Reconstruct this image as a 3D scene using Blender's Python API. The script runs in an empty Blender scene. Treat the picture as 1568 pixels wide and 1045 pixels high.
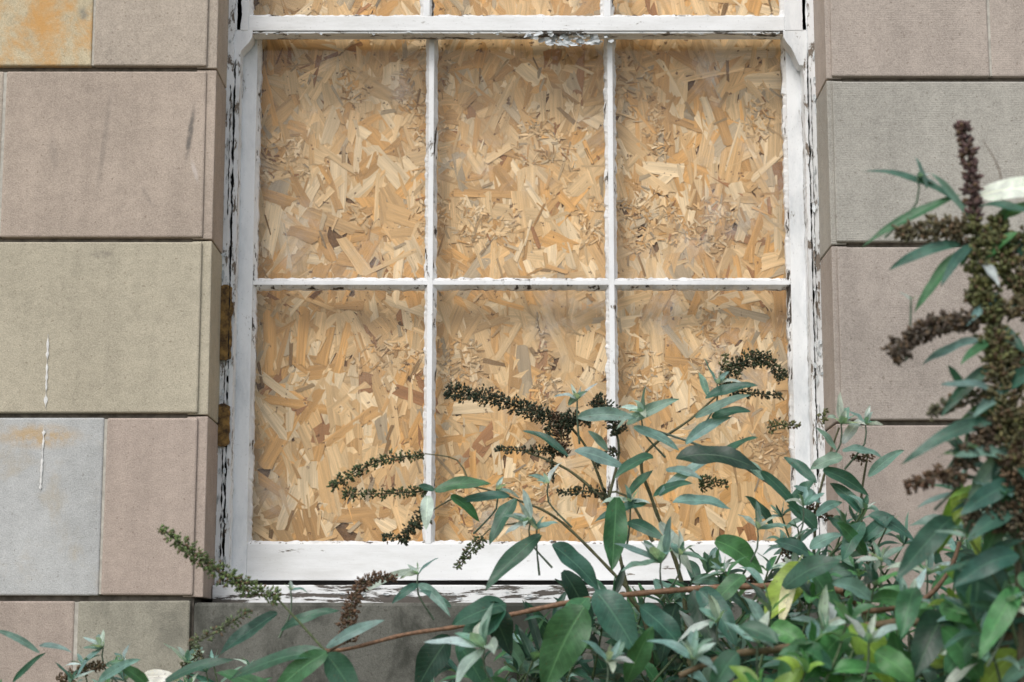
import bpy, math, random
from mathutils import Vector, Matrix, noise
R = random.Random(7)
scene = bpy.context.scene
# ---------------------------------------------------------------- survey helper (photo measurement -> metres on a plane y=const)
F=3049.0; TH=math.radians(9.5); D=3.66; CZ=1.6
def P(px,py,y=0.0):
    u=(px-784)/F; v=(522.5-py)/F
    r=Vector((u, math.cos(TH)-v*math.sin(TH), math.sin(TH)+v*math.cos(TH)))
    return Vector((0,-D,CZ))+r*((y+D)/r.y)
def X(px,py,y=0.0): return P(px,py,y).x
def Z(py,y=0.0): return P(784,py,y).z
# ---------------------------------------------------------------- node helpers
def mat(name):
    m=bpy.data.materials.new(name); m.use_nodes=True
    nt=m.node_tree; b=nt.nodes['Principled BSDF']
    return m,nt,b
def N(nt,t,**k):
    n=nt.nodes.new(t)
    for a,v in k.items(): setattr(n,a,v)
    return n
def L(nt,a,b): nt.links.new(a,b)
def pos(nt,scale=(1,1,1),off=(0,0,0),rot=(0,0,0)):
    g=N(nt,'ShaderNodeNewGeometry'); m=N(nt,'ShaderNodeMapping')
    m.inputs['Scale'].default_value=scale; m.inputs['Location'].default_value=off; m.inputs['Rotation'].default_value=rot
    L(nt,g.outputs['Position'],m.inputs['Vector']); return m.outputs[0]
def noi(nt,vec,s,d=4,r=.55,dist=0):
    n=N(nt,'ShaderNodeTexNoise'); n.inputs['Scale'].default_value=s; n.inputs['Detail'].default_value=d
    n.inputs['Roughness'].default_value=r; n.inputs['Distortion'].default_value=dist
    if vec is not None: L(nt,vec,n.inputs['Vector'])
    return n.outputs['Fac']
def mr(nt,v,a,b,c=0.,d=1.):
    n=N(nt,'ShaderNodeMapRange'); n.interpolation_type='SMOOTHSTEP'
    for i,x in enumerate((a,b,c,d)): n.inputs[i+1].default_value=x
    L(nt,v,n.inputs[0]); return n.outputs[0]
def mth(nt,op,a,b=None):
    n=N(nt,'ShaderNodeMath',operation=op)
    for i,x in enumerate((a,b)):
        if x is None: continue
        if isinstance(x,(int,float)): n.inputs[i].default_value=x
        else: L(nt,x,n.inputs[i])
    return n.outputs[0]
def mix(nt,f,a,b,bt='MIX'):
    n=N(nt,'ShaderNodeMix',data_type='RGBA',blend_type=bt)
    if isinstance(f,(int,float)): n.inputs[0].default_value=f
    else: L(nt,f,n.inputs[0])
    for i,x in ((6,a),(7,b)):
        if isinstance(x,tuple): n.inputs[i].default_value=(x+(1,))[:4]
        else: L(nt,x,n.inputs[i])
    return n.outputs[2]
def val(nt,c,v):
    n=N(nt,'ShaderNodeVectorMath',operation='SCALE')
    if isinstance(c,tuple): n.inputs[0].default_value=c[:3]
    else: L(nt,c,n.inputs[0])
    L(nt,v,n.inputs['Scale']); return n.outputs[0]
def bump(nt,b,h,st,dist):
    n=N(nt,'ShaderNodeBump'); n.inputs['Strength'].default_value=st; n.inputs['Distance'].default_value=dist
    L(nt,h,n.inputs['Height']); L(nt,n.outputs[0],b.inputs['Normal'])
# ---------------------------------------------------------------- materials
def stone(name,c,seed=0,stain=None,samt=0.,tool=False,marks=(),grime=.14,thr=(.5,.62)):
    m,nt,b=mat(name); o=(seed*3.1,seed*1.7,seed*2.3)
    p=pos(nt,off=o)
    fine=noi(nt,p,420,2,.7); med=noi(nt,p,4,4,.6); mid=noi(nt,p,45,4,.65)
    st=noi(nt,pos(nt,(22,22,1.6),o),1,3,.6)
    f=mth(nt,'ADD',mr(nt,fine,.25,.75,.80,1.14),mr(nt,med,.25,.75,-.09,.09))
    f=mth(nt,'ADD',f,mr(nt,mid,.3,.7,-.06,.06)); f=mth(nt,'ADD',f,mr(nt,st,.3,.75,.045,-.06))
    col=val(nt,c,f)
    dk=mr(nt,noi(nt,pos(nt,(8,8,3),o),1,5,.65),.54,.8,0,grime)
    col=mix(nt,dk,col,(c[0]*.5,c[1]*.5,c[2]*.48))
    pit=mr(nt,noi(nt,p,150,1,.5),.68,.74,0,.5); col=mix(nt,pit,col,(c[0]*.45,c[1]*.42,c[2]*.38))
    if stain:
        sm=mr(nt,noi(nt,pos(nt,(1,1,.7),o),11,7,.65,.3),thr[0],thr[1],0,samt); col=mix(nt,sm,col,stain)
    for (cx,cz,ang,ln,w,mc,amt) in marks:
        g=N(nt,'ShaderNodeNewGeometry'); s=N(nt,'ShaderNodeVectorMath',operation='SUBTRACT'); s.inputs[1].default_value=(cx,0,cz)
        L(nt,g.outputs['Position'],s.inputs[0])
        r=N(nt,'ShaderNodeVectorRotate',rotation_type='Y_AXIS'); r.inputs['Angle'].default_value=ang; L(nt,s.outputs[0],r.inputs['Vector'])
        q=N(nt,'ShaderNodeVectorMath',operation='MULTIPLY'); q.inputs[1].default_value=(1/w,0,1/ln); L(nt,r.outputs[0],q.inputs[0])
        l=N(nt,'ShaderNodeVectorMath',operation='LENGTH'); L(nt,q.outputs[0],l.inputs[0])
        mk=mr(nt,l.outputs['Value'],1.,.25,0,1); mk=mth(nt,'MULTIPLY',mk,mr(nt,noi(nt,p,60,4,.6),.3,.6,.15,amt))
        col=mix(nt,mk,col,mc)
    L(nt,col,b.inputs['Base Color']); b.inputs['Roughness'].default_value=.93; b.inputs['Specular IOR Level'].default_value=.2
    h=mth(nt,'ADD',mth(nt,'MULTIPLY',fine,.6),mid)
    if tool:
        w=N(nt,'ShaderNodeTexWave',wave_type='BANDS',bands_direction='Z'); w.inputs['Scale'].default_value=70; w.inputs['Distortion'].default_value=1.6; w.inputs['Detail'].default_value=2; w.inputs['Detail Scale'].default_value=2
        L(nt,p,w.inputs['Vector']); h=mth(nt,'ADD',h,mth(nt,'MULTIPLY',w.outputs['Fac'],mr(nt,noi(nt,p,9,3),.4,.65,.02,.13)))
    bump(nt,b,h,.6,.0022)
    return m
PINK=(.43,.36,.30); TAN=(.44,.40,.31); GREY=(.40,.385,.345); BRN=(.405,.34,.292)
def paint(name,amt=.0,grime=.3,tint=(.81,.825,.83),vert=True,wood=(.10,.085,.07),gt=(.40,.41,.40),speck=.25,st=.35):
    m,nt,b=mat(name)
    sc=(1,1,st) if vert else (st,1,1)
    p=pos(nt); ps=pos(nt,sc)
    n1=noi(nt,ps,34,7,.68,.4); n2=noi(nt,ps,150,4,.7)
    k=mth(nt,'ADD',mth(nt,'MULTIPLY',n1,.72),mth(nt,'MULTIPLY',n2,.28))
    t=.655-amt*.2
    mask=mr(nt,k,t,t+.014)
    gr=mr(nt,noi(nt,ps,11,6,.72),.42,.8,0,grime)
    c=mix(nt,gr,tint,gt)
    c=mix(nt,mr(nt,noi(nt,p,260,1),.68,.76,0,speck),c,(.22,.21,.19))
    ed=mr(nt,k,t-.025,t,0,.6); c=mix(nt,ed,c,(.48,.47,.44))
    wd=mix(nt,noi(nt,pos(nt,(60,60,4) if vert else (4,60,60)),1,4,.6),wood,(wood[0]*3.2,wood[1]*3.1,wood[2]*3))
    c=mix(nt,mask,c,wd)
    L(nt,c,b.inputs['Base Color']); L(nt,mr(nt,mask,0,1,.5,.9),b.inputs['Roughness'])
    brush=noi(nt,pos(nt,(150,150,6) if vert else (6,150,150)),1,2)
    h=mth(nt,'SUBTRACT',mth(nt,'ADD',mth(nt,'MULTIPLY',brush,.2),mth(nt,'MULTIPLY',n1,.6)),mask)
    bump(nt,b,h,.9,.0014); return m
M_stile=paint('white_paint_stile',.14,.8,gt=(.42,.46,.49)); M_bar=paint('white_paint_bar',.24,.4); M_putty=paint('white_paint_putty',.46,.9,gt=(.28,.29,.29),wood=(.035,.03,.026))
M_rail=paint('white_paint_rail',.10,.6,vert=False,gt=(.48,.48,.45),st=.25)
M_under=paint('white_paint_worn',.55,.8,vert=False,wood=(.05,.045,.04)); M_sill=paint('white_paint_peeling',.74,1.,vert=False,wood=(.055,.05,.045),gt=(.30,.29,.27),st=.14); M_line=paint('white_paint_lining',.48,.7)
def simple(name,c,c2=None,s=40,rough=.9,bs=.5):
    m,nt,b=mat(name); n=noi(nt,pos(nt),s,5,.65)
    L(nt,mix(nt,mr(nt,n,.3,.7),c,c2 or tuple(x*.6 for x in c)),b.inputs['Base Color']); b.inputs['Roughness'].default_value=rough
    bump(nt,b,n,bs,.002); return m
M_dark=simple('dark_gap',(.012,.011,.01)); M_mortar=simple('mortar',(.54,.52,.46),(.36,.34,.30),60)
M_joint=simple('joint_stone',(.20,.175,.145),(.09,.08,.065),50)
M_rust=simple('rotten_wood',(.32,.19,.055),(.04,.022,.012),60); M_flake=simple('paint_flake',(.66,.70,.71),(.36,.39,.40),70,.6)
M_white=simple('white_drip',(.78,.78,.76),(.6,.6,.58),70,.6)
# ---------------------------------------------------------------- mesh helpers
def empty(name):
    e=bpy.data.objects.new(name,None); scene.collection.objects.link(e); return e
def mesh(name,V,Fs,mats,parent=None,mi=None,smooth=False,bevel=0,uv=None,col=None):
    me=bpy.data.meshes.new(name); me.from_pydata([tuple(v) for v in V],[],Fs)
    for m in (mats if isinstance(mats,(list,tuple)) else [mats]): me.materials.append(m)
    if mi: me.polygons.foreach_set('material_index',mi)
    if smooth: me.polygons.foreach_set('use_smooth',[True]*len(Fs))
    if uv:
        u=me.uv_layers.new(name='UVMap'); flat=[]
        for lp in me.loops: flat+=list(uv[lp.vertex_index])
        u.data.foreach_set('uv',flat)
    if col:
        a=me.color_attributes.new('Col','FLOAT_COLOR','POINT'); flat=[]
        for c in col: flat+=[c[0],c[1],c[2],1.]
        a.data.foreach_set('color',flat)
    me.update(); o=bpy.data.objects.new(name,me); scene.collection.objects.link(o)
    if parent: o.parent=parent
    if bevel:
        b=o.modifiers.new('bevel','BEVEL'); b.width=bevel; b.segments=2; b.limit_method='ANGLE'
    return o
class Boxes:
    def __init__(s): s.V=[];s.F=[];s.M=[]
    def box(s,x0,x1,y0,y1,z0,z1,mi=0,jit=0):
        n=len(s.V)
        for x in (x0,x1):
            for y in (y0,y1):
                for z in (z0,z1): s.V.append((x+R.uniform(-jit,jit),y,z+R.uniform(-jit,jit)))
        for f in ((0,1,3,2),(4,6,7,5),(0,4,5,1),(2,3,7,6),(0,2,6,4),(1,5,7,3)):
            s.F.append(tuple(n+i for i in f)); s.M.append(mi)
    def make(s,name,mats,parent,bevel=0): return mesh(name,s.V,s.F,mats,parent,s.M,bevel=bevel)
# ---------------------------------------------------------------- WALL
wall=empty('stone_wall')
XL=X(306,500); XR=X(1285,510); AL=X(321,500); AR=X(1277,510)
smats=[]
def sm(*a,**k): smats.append(stone(*a,**k)); return len(smats)-1
dkm=(.16,.145,.13)
i_or=sm('stone_ochre',(.52,.45,.31),1,(.58,.32,.11),.9,thr=(.38,.56),grime=.3,marks=((X(128,22),Z(22),.3,.02,.014,(.25,.24,.20),.8),))
i_A2=sm('stone_beige',(.45,.39,.325),2)
i_B=sm('stone_pink',PINK,3,marks=((X(291,205),Z(205),-.12,.075,.008,dkm,.95),(X(82,240),Z(235),.15,.05,.012,dkm,.3),(X(160,215),Z(215),-.1,.14,.008,dkm,.35),(X(225,285),Z(300),.5,.03,.006,dkm,.4),(X(298,262),Z(262),.3,.03,.006,(.6,.55,.52),.5)))
i_C=sm('stone_tan',TAN,4,grime=.18,marks=((X(155,400),Z(390),1.57,.03,.01,dkm,.5),))
i_D1=sm('stone_bluegrey',(.44,.45,.445),5,(.42,.35,.24),.5,thr=(.5,.7),marks=((X(60,670),Z(668),1.55,.10,.03,(.50,.35,.18),.8),))
i_D2=sm('stone_rose',(.41,.34,.292),6)
i_E1=sm('stone_rose2',BRN,7)
i_E2=sm('stone_sill',(.15,.15,.132),8,(.04,.042,.035),.85,thr=(.40,.62),grime=.7)
i_RA=sm('stone_right_a',(.42,.365,.32),9,tool=True)
i_RB=sm('stone_right_b',(.385,.37,.33),10,tool=True)
i_RC=sm('stone_right_c',(.375,.33,.292),11,tool=True)
i_RD=sm('stone_right_d',(.37,.315,.277),12)
i_E3=sm('stone_sill_left',(.31,.295,.24),13,(.12,.12,.10),.5,thr=(.46,.68),grime=.5)
B=Boxes(); MO=Boxes(); RV=Boxes(); G=.005
H=.322
zl=[Z(105),Z(367),Z(636),Z(916)]; zr=[Z(121),Z(375),Z(647),Z(918)]
def rows(z):
    up=[z[0]]
    while up[-1]<4.9: up.append(up[-1]+H)
    dn=[z[-1]]
    while dn[-1]>0.05: dn.append(max(dn[-1]-H,-.05))
    return up[::-1][:-1],z,dn[1:]
def course(z1,z0,cuts,mis,):
    for (a,b),m in zip(zip(cuts[:-1],cuts[1:]),mis):
        la=.0025 if a!=XR else 0; lb=.0025 if b!=XL else 0
        B.box(a+la,b-lb,R.uniform(-.0015,.0015),.06,z0+G,z1-G,m,.0008)
    for c in cuts[1:-1]: MO.box(c-.004,c+.004,.0028,.05,z0+G+.002,z1-G-.002,0)
choice=[i_A2,i_B,i_C,i_D2,i_E1]; FX=5.0
upl,_,dnl=rows(zl)
Zb=upl+zl+dnl
top_open=Z(50,.15)+1.02
for k in range(len(Zb)-1):
    z1,z0=Zb[k],Zb[k+1]
    if abs(z0-zl[0])<1e-6: cuts=[-FX,-2.2,X(143,50),XL]; ms=[i_B,i_or,i_A2]
    elif abs(z1-zl[0])<1e-6: cuts=[-FX,-2,X(3,237),XL]; ms=[i_C,i_A2,i_B]
    elif abs(z1-zl[1])<1e-6: cuts=[-FX,-2.3,X(-120,500),XL]; ms=[i_B,i_D2,i_C]
    elif abs(z1-zl[2])<1e-6: cuts=[-FX,-2.1,X(157,780),XL]; ms=[i_B,i_D1,i_D2]
    elif abs(z1-zl[3])<1e-6: cuts=[-FX,-2.3,X(115,980),X(292,980)]; ms=[i_B,i_E1,i_E3]
    elif z1<zl[3]: cuts=[-FX,-2.6+R.random()*.4,-1.4+R.random()*.4,-.5+R.random()*.3,0]; ms=[R.choice(choice) for _ in range(4)]
    elif z0>top_open-.1: cuts=[-FX,-3,-1.7+R.random()*.5,-.1+R.random()*.2]; ms=[R.choice(choice) for _ in range(3)]
    else: cuts=[-FX,-2.7,-1.4-R.random()*.3,XL]; ms=[R.choice(choice) for _ in range(3)]
    course(z1,z0,cuts,ms)
    if z0>zl[3]-.01 and z0<=top_open-.1: RV.box(XL-.02,AL,.006,.36,z0+.0018,z1-.0018,ms[-1],.0005)
upr,_,dnr=rows(zr); Zb=upr+zr+dnr
for k in range(len(Zb)-1):
    z1,z0=Zb[k],Zb[k+1]
    if abs(z0-zr[0])<1e-6: cuts=[XR,X(1515,50),2,FX]; ms=[i_RA,i_RA,i_RB]
    elif abs(z1-zr[0])<1e-6: cuts=[XR,X(1740,237),2.4,FX]; ms=[i_RB,i_RC,i_RA]
    elif abs(z1-zr[1])<1e-6: cuts=[XR,X(1800,500),2.3,FX]; ms=[i_RC,i_RA,i_RB]
    elif abs(z1-zr[2])<1e-6: cuts=[XR,X(1600,780),2.6,FX]; ms=[i_RD,i_RC,i_RA]
    elif abs(z1-zr[3])<1e-6: cuts=[X(1330,980),1.5,2.8,FX]; ms=[i_RD,i_RC,i_RA]
    elif z1<zr[3]: cuts=[0,.7+R.random()*.3,1.8,FX]; ms=[R.choice(choice) for _ in range(3)]
    elif z0>top_open-.1: cuts=[.12,1.3,2.5,FX]; ms=[R.choice(choice) for _ in range(3)]
    else: cuts=[XR,1.6,2.8,FX]; ms=[R.choice(choice) for _ in range(3)]
    course(z1,z0,cuts,ms)
    if z0>zr[3]-.01 and z0<=top_open-.1: RV.box(AR,XR+.02,.006,.36,z0+.0018,z1-.0018,ms[0],.0005)
B.make('ashlar_blocks',smats,wall,.0032)
RV.make('window_reveal',smats,wall,.002)
MO.make('mortar_joints',[M_mortar],wall)
SB=Boxes(); zs=Z(923)
SB.box(X(294,980)+.002,X(1330,980)-.002,-.004,.30,zl[3]-H+G,zs,0)
SB.make('stone_sill',[smats[i_E2]],wall,.006)
K=Boxes()
K.box(-FX,XL,.014,.34,-.05,4.9); K.box(XR,FX,.014,.34,-.05,4.9)
K.box(XL,XR,.016,.34,-.05,zl[3]-H-.001); K.box(XL,XR,.0165,.34,zl[3]-H,zs-.02); K.box(XL,XR,.016,.34,top_open+.02,4.9)
K.box(-FX,FX,.012,2.5,4.9,5.0)
K.make('wall_core',[M_joint],wall)
def ribbon(pts,ws,y,th=.0006):
    V=[];Fs=[]
    for i,(p,w) in enumerate(zip(pts,ws)):
        V+= [(p[0]-w,y,p[1]),(p[0],y-th,p[1]),(p[0]+w,y,p[1])]
        if i: a=3*i-3; Fs+=[(a,a+1,a+4,a+3),(a+1,a+2,a+5,a+4)]
    return V,Fs
for (px0,px1,pya,pyb,w) in ((74,70,512,628,.0036),(68,62,655,752,.0042)):
    pts=[];ws=[];n=40
    for i in range(n):
        t=i/(n-1); py=pya+(pyb-pya)*t; pts.append((X(px0+(px1-px0)*t,py)+.0008*noise.noise(Vector((i*.3,px0,0))),Z(py))); ws.append(w*max(.15,.5+1.2*noise.noise(Vector((i*.25,px0,4))))*R.uniform(.6,1.1)*(.3 if i<3 or i>n-3 else 1))
    V,Fs=ribbon(pts,ws,-.0022); mesh('paint_drip',V,Fs,M_white,wall)
# ---------------------------------------------------------------- WINDOW
win=empty('sash_window')
def ragged(name,px0,px1,py0,py1,y,m,amp=.004,step=.005,th=.003,seed=0,parent=win,fr=35):
    xa=X(px0,500,y); xb=X(px1,500,y); za=Z(py1,y); zb=Z(py0,y); V=[];Fs=[]; n=max(3,int((zb-za)/step))
    for i in range(n+1):
        z=za+(zb-za)*i/n
        e=.25 if i in(0,n) else 1
        a=xa+amp*noise.noise(Vector((seed,z*fr,0)))*1.4+amp*.6*noise.noise(Vector((seed,z*160,0)))
        b=xb+amp*noise.noise(Vector((seed+9,z*fr,0)))*1.4+amp*.6*noise.noise(Vector((seed+5,z*160,0)))
        if b<a+.0002: b=a+.0002
        mm=(a+b)/2; a=mm+(a-mm)*e; b=mm+(b-mm)*e
        V+=[(a,y+th,z),(a,y,z),(b,y,z),(b,y+th,z)]
        if i:
            q=4*i-4
            for j in range(3): Fs.append((q+j,q+j+1,q+j+5,q+j+4))
    return mesh(name,V,Fs,m,parent)
FB=Boxes(); zt=top_open; zb_=Z(915,.12)
FB.box(AL-.001,X(362,500,.2),.165,.30,zb_,zt+.02); FB.box(X(1240,500,.2),AR+.001,.165,.30,zb_,zt+.02)
FB.box(AL,AR,.15,.30,zt-.04,zt+.03); FB.box(X(362,500,.2),X(1240,500,.2),.205,.30,zb_,Z(880,.2))
FB.make('frame_box',[M_dark],win)
TP=-700
ragged('outer_lining_l',336.5,348,TP,915,.142,M_line,.0030,seed=1,th=.012)
ragged('bead_l',352,358.5,TP,905,.150,M_line,.0016,seed=2,th=.05)
ragged('outer_lining_r',1248.5,1259.5,TP,915,.142,M_line,.0024,seed=3,th=.012)
ragged('bead_r',1240.5,1245.5,TP,905,.150,M_line,.0014,seed=4,th=.05)
ragged('old_mastic',333,340,100,300,.138,M_line,.005,seed=5,th=.004,fr=22)
ragged('old_mastic',331,337,690,900,.136,M_line,.005,seed=6,th=.004,fr=22)
ragged('rotten_filler',333,354,436,552,.133,M_rust,.004,seed=7,th=.01)
ragged('rotten_filler',334,354,618,684,.133,M_rust,.005,seed=8,th=.01)
ragged('open_crack',350,351,436,560,.1325,M_dark,.003,seed=17,th=.001,fr=40)
ragged('open_crack',344,345,130,330,.1405,M_dark,.0020,seed=9,th=.001,fr=50)
ragged('open_crack',345,346.2,560,900,.1405,M_dark,.0024,seed=19,th=.001,fr=50)
ragged('open_crack',1251,1251.5,120,520,.1405,M_dark,.0015,seed=29,th=.001,fr=60)
def sash(pre,yf,xo0,xo1,zo0,zo1,panesx,panesz,rail_m_bottom,gd=.014,thick=.042):
    e=.0062
    SB=Boxes(); y1=yf+thick
    xs=panesx; zs_=panesz
    SB.box(xo0,xs[0][0]-e,yf,y1,zo0,zo1,0); SB.box(xs[-1][1]+e,xo1,yf,y1,zo0,zo1,0)
    xa=xs[0][0]-e; xb=xs[-1][1]+e
    SB.box(xa,xb,yf+.0012,y1,zo0,zs_[0][0]-e,1); SB.box(xa,xb,yf+.0012,y1,zs_[-1][1]+e,zo1,1)
    for a,b in zip(zs_[:-1],zs_[1:]): SB.box(xa,xb,yf+.003,y1-.012,a[1]+e,b[0]-e,2)
    for a,b in zip(xs[:-1],xs[1:]): SB.box(a[1]+e,b[0]-e,yf+.0024,y1-.012,zs_[0][0]-e,zs_[-1][1]+e,3)
    SB.make(pre+'_timber',[M_stile,rail_m_bottom,M_bar,M_bar],win,.0012)
    V=[];Fs=[]; GV=[];GF=[]
    for (x0,x1) in xs:
        for (z0,z1) in zs_:
            pts=[]
            def seg(ax,az,bx,bz,nx,nz):
                ln=math.hypot(bx-ax,bz-az); n=max(2,int(ln/.006))
                for i in range(n):
                    t=i/n; x=ax+(bx-ax)*t; z=az+(bz-az)*t
                    j=.0026*noise.noise(Vector((x*45,z*45,3)))+.0024*noise.noise(Vector((x*180,z*180,8)))
                    pts.append((x,z,nx,nz,j))
            seg(x0,z0,x1,z0,0,-1); seg(x1,z0,x1,z1,1,0); seg(x1,z1,x0,z1,0,1); seg(x0,z1,x0,z0,-1,0)
            base=len(V); n=len(pts)
            for (x,z,nx,nz,j) in pts:
                ox=x+(e+.0003)*(1 if abs(x-x1)<1e-6 else -1 if abs(x-x0)<1e-6 else 0); oz=z+(e+.0003)*(1 if abs(z-z1)<1e-6 else -1 if abs(z-z0)<1e-6 else 0)
                V.append((ox,yf+.0032+j*.3,oz)); V.append((x-nx*j,yf+gd,z-nz*j)); V.append((x-nx*j,yf+thick-.012,z-nz*j))
            for i in range(n):
                k=(i+1)%n
                Fs.append((base+3*i,base+3*k,base+3*k+1,base+3*i+1)); Fs.append((base+3*i+1,base+3*k+1,base+3*k+2,base+3*i+2))
            g=len(GV); GV+=[(x0-.004,yf+gd+.001,z0-.004),(x1+.004,yf+gd+.001,z0-.004),(x1+.004,yf+gd+.001,z1+.004),(x0-.004,yf+gd+.001,z1+.004)]; GF.append((g,g+1,g+2,g+3))
    mesh(pre+'_putty',V,Fs,M_putty,win); mesh(pre+'_glass',GV,GF,M_glass,win)
m,nt,b=mat('dusty_glass'); M_glass=m
nt.nodes.remove(b); out=nt.nodes['Material Output']
tr=N(nt,'ShaderNodeBsdfTransparent'); gl=N(nt,'ShaderNodeBsdfGlossy'); gl.inputs['Roughness'].default_value=.04; df=N(nt,'ShaderNodeBsdfDiffuse'); df.inputs['Color'].default_value=(.55,.57,.58,1)
ms=N(nt,'ShaderNodeMixShader'); ms.inputs[0].default_value=.02; L(nt,tr.outputs[0],ms.inputs[1]); L(nt,gl.outputs[0],ms.inputs[2])
ms2=N(nt,'ShaderNodeMixShader'); L(nt,mr(nt,noi(nt,pos(nt),6,5,.7),.54,.80,.01,.35),ms2.inputs[0]); L(nt,ms.outputs[0],ms2.inputs[1]); L(nt,df.outputs[0],ms2.inputs[2]); L(nt,ms2.outputs[0],out.inputs[0])
yl=.195
px=[(X(391.5,440,yl),X(649.5,440,yl)),(X(667.5,440,yl),X(928,440,yl)),(X(946,440,yl),X(1206.5,440,yl))]
sash('lower_sash',yl,X(361,500,yl),X(1239,500,yl),Z(889,yl),Z(30,yl),px,[(Z(828,yl),Z(441,yl)),(Z(424,yl),Z(38,yl))],M_rail)
yu=.150
px2=[(X(386,15,yu),X(643,15,yu)),(X(663,15,yu),X(920,15,yu)),(X(940,15,yu),X(1196,15,yu))]
zu0=Z(20,yu)
sash('upper_sash',yu,X(348,15,yu),X(1238,15,yu),Z(47,yu),zu0+1.0,px2,[(zu0,zu0+.46),(zu0+.482,zu0+.94)],M_rail)
MB=Boxes(); MB.box(X(386,50,yu),X(1200,50,yu),yu+.004,yu+.043,Z(50.5,yu),Z(47,yu)-.0004); MB.make('meeting_rail_underside',[M_under],win,.001)
def horn(pts,name):
    V=[];n=len(pts)
    for (a,b) in pts: q=P(a,b,yu+.001); V.append(tuple(q))
    for (a,b) in pts: q=P(a,b,yu+.001); V.append((q.x,yu+.042,q.z))
    Fs=[tuple(range(n)),tuple(range(2*n-1,n-1,-1))]+[(i,i+n,(i+1)%n+n,(i+1)%n) for i in range(n)]
    mesh(name,V,Fs,M_stile,win,bevel=.001)
horn([(349,46),(387,46),(386,58),(381,66),(373,74),(366,82),(361,92),(357,101),(350,103)],'horn_l')
horn([(1237,46),(1199,46),(1200,58),(1205,66),(1211,73),(1216,82),(1220,92),(1224,100),(1236,101)],'horn_r')
TS=Boxes(); TS.box(AL+.001,AR-.001,.105,.25,Z(919,.105)-.02,Z(896,.105)); TS.make('timber_sill',[M_sill],win,.002)
V=[];Fs=[]
def flake(c,rx,rz,ty,tz):
    n=R.randint(6,9); base=len(V); V.append(tuple(c))
    rot=Matrix.Rotation(ty,3,'X')@Matrix.Rotation(tz,3,'Z')
    for i in range(n):
        a=2*math.pi*i/n; k=R.uniform(.6,1.15); q=rot@Vector((math.cos(a)*rx*k,-R.uniform(0,.3)*rx,math.sin(a)*rz*k)); V.append(tuple(c+q))
    for i in range(n): Fs.append((base,base+1+i,base+1+(i+1)%n))
for i in range(60):
    pxx=R.gauss(875,34); pyy=52+R.random()*(20-abs(pxx-875)*.14)
    flake(P(pxx,pyy,yu+R.uniform(-.004,.02)),R.uniform(.004,.012),R.uniform(.002,.007),R.uniform(-.7,.7),R.uniform(-.6,.6))
for i in range(70):
    pxx=R.uniform(395,1195); flake(P(pxx,R.uniform(49,53),yu+R.uniform(0,.01)),R.uniform(.002,.007),R.uniform(.001,.003),R.uniform(-.6,.6),R.uniform(-.6,.6))
for i in range(45):
    pxx=R.uniform(345,1260); flake(P(pxx,R.uniform(899,917),.1035),R.uniform(.003,.010),R.uniform(.001,.003),R.uniform(-.5,.5),R.uniform(-.3,.3))
for i in range(110):
    pyy=R.uniform(60,900); s=R.random()<.6; flake(P(R.uniform(334,350)-(pyy-500)*.01 if s else R.uniform(1247,1259)+(pyy-500)*.013,pyy,.139),R.uniform(.001,.004),R.uniform(.003,.012),R.uniform(-.3,.3),R.uniform(-.8,.8))
mesh('paint_flakes',V,Fs,M_flake,win)
# ---------------------------------------------------------------- OSB
m,nt,b=mat('osb_strands')
at=N(nt,'ShaderNodeAttribute',attribute_name='Col'); uvn=N(nt,'ShaderNodeUVMap',uv_map='UVMap')
mp=N(nt,'ShaderNodeMapping'); mp.inputs['Scale'].default_value=(12,340,1); L(nt,uvn.outputs[0],mp.inputs['Vector'])
gr=noi(nt,mp.outputs[0],1,3,.65)
mp2=N(nt,'ShaderNodeMapping'); mp2.inputs['Scale'].default_value=(6,85,1); L(nt,uvn.outputs[0],mp2.inputs['Vector'])
gr2=noi(nt,mp2.outputs[0],1,3,.6)
f=mth(nt,'MULTIPLY',mr(nt,gr,.2,.8,.82,1.12),mr(nt,gr2,.25,.75,.76,1.18))
c=val(nt,at.outputs['Color'],f)
wx=mr(nt,noi(nt,pos(nt),4.2,4,.6),.46,.74,0,.40); c=mix(nt,wx,c,(.38,.27,.165))
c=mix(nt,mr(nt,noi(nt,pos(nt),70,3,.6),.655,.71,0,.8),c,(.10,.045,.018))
L(nt,c,b.inputs['Base Color']); b.inputs['Roughness'].default_value=.62; b.inputs['Specular IOR Level'].default_value=.3
bump(nt,b,gr,.35,.0006); M_osb=m
osb=empty('oriented_strand_board')
yo=.262
x0=X(378,440,yl); x1=X(1222,440,yl); z0=Z(850,yl); z1=top_open
BB=Boxes(); BB.box(x0-.02,x1+.02,yo+.0045,yo+.018,z0-.02,z1); BB.make('board_core',[simple('osb_core',(.22,.12,.05),(.10,.05,.02),90)],osb)
V=[];Fs=[];U=[];C=[]
RO=random.Random(21)
pal=[((.74,.52,.275),6),((.66,.42,.19),7),((.71,.48,.24),6),((.55,.32,.125),5),((.82,.63,.385),5),((.36,.175,.07),.8),((.50,.39,.25),1.4),((.66,.37,.13),4)]
pc=[p[0] for p in pal]; pw=[p[1] for p in pal]
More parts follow.
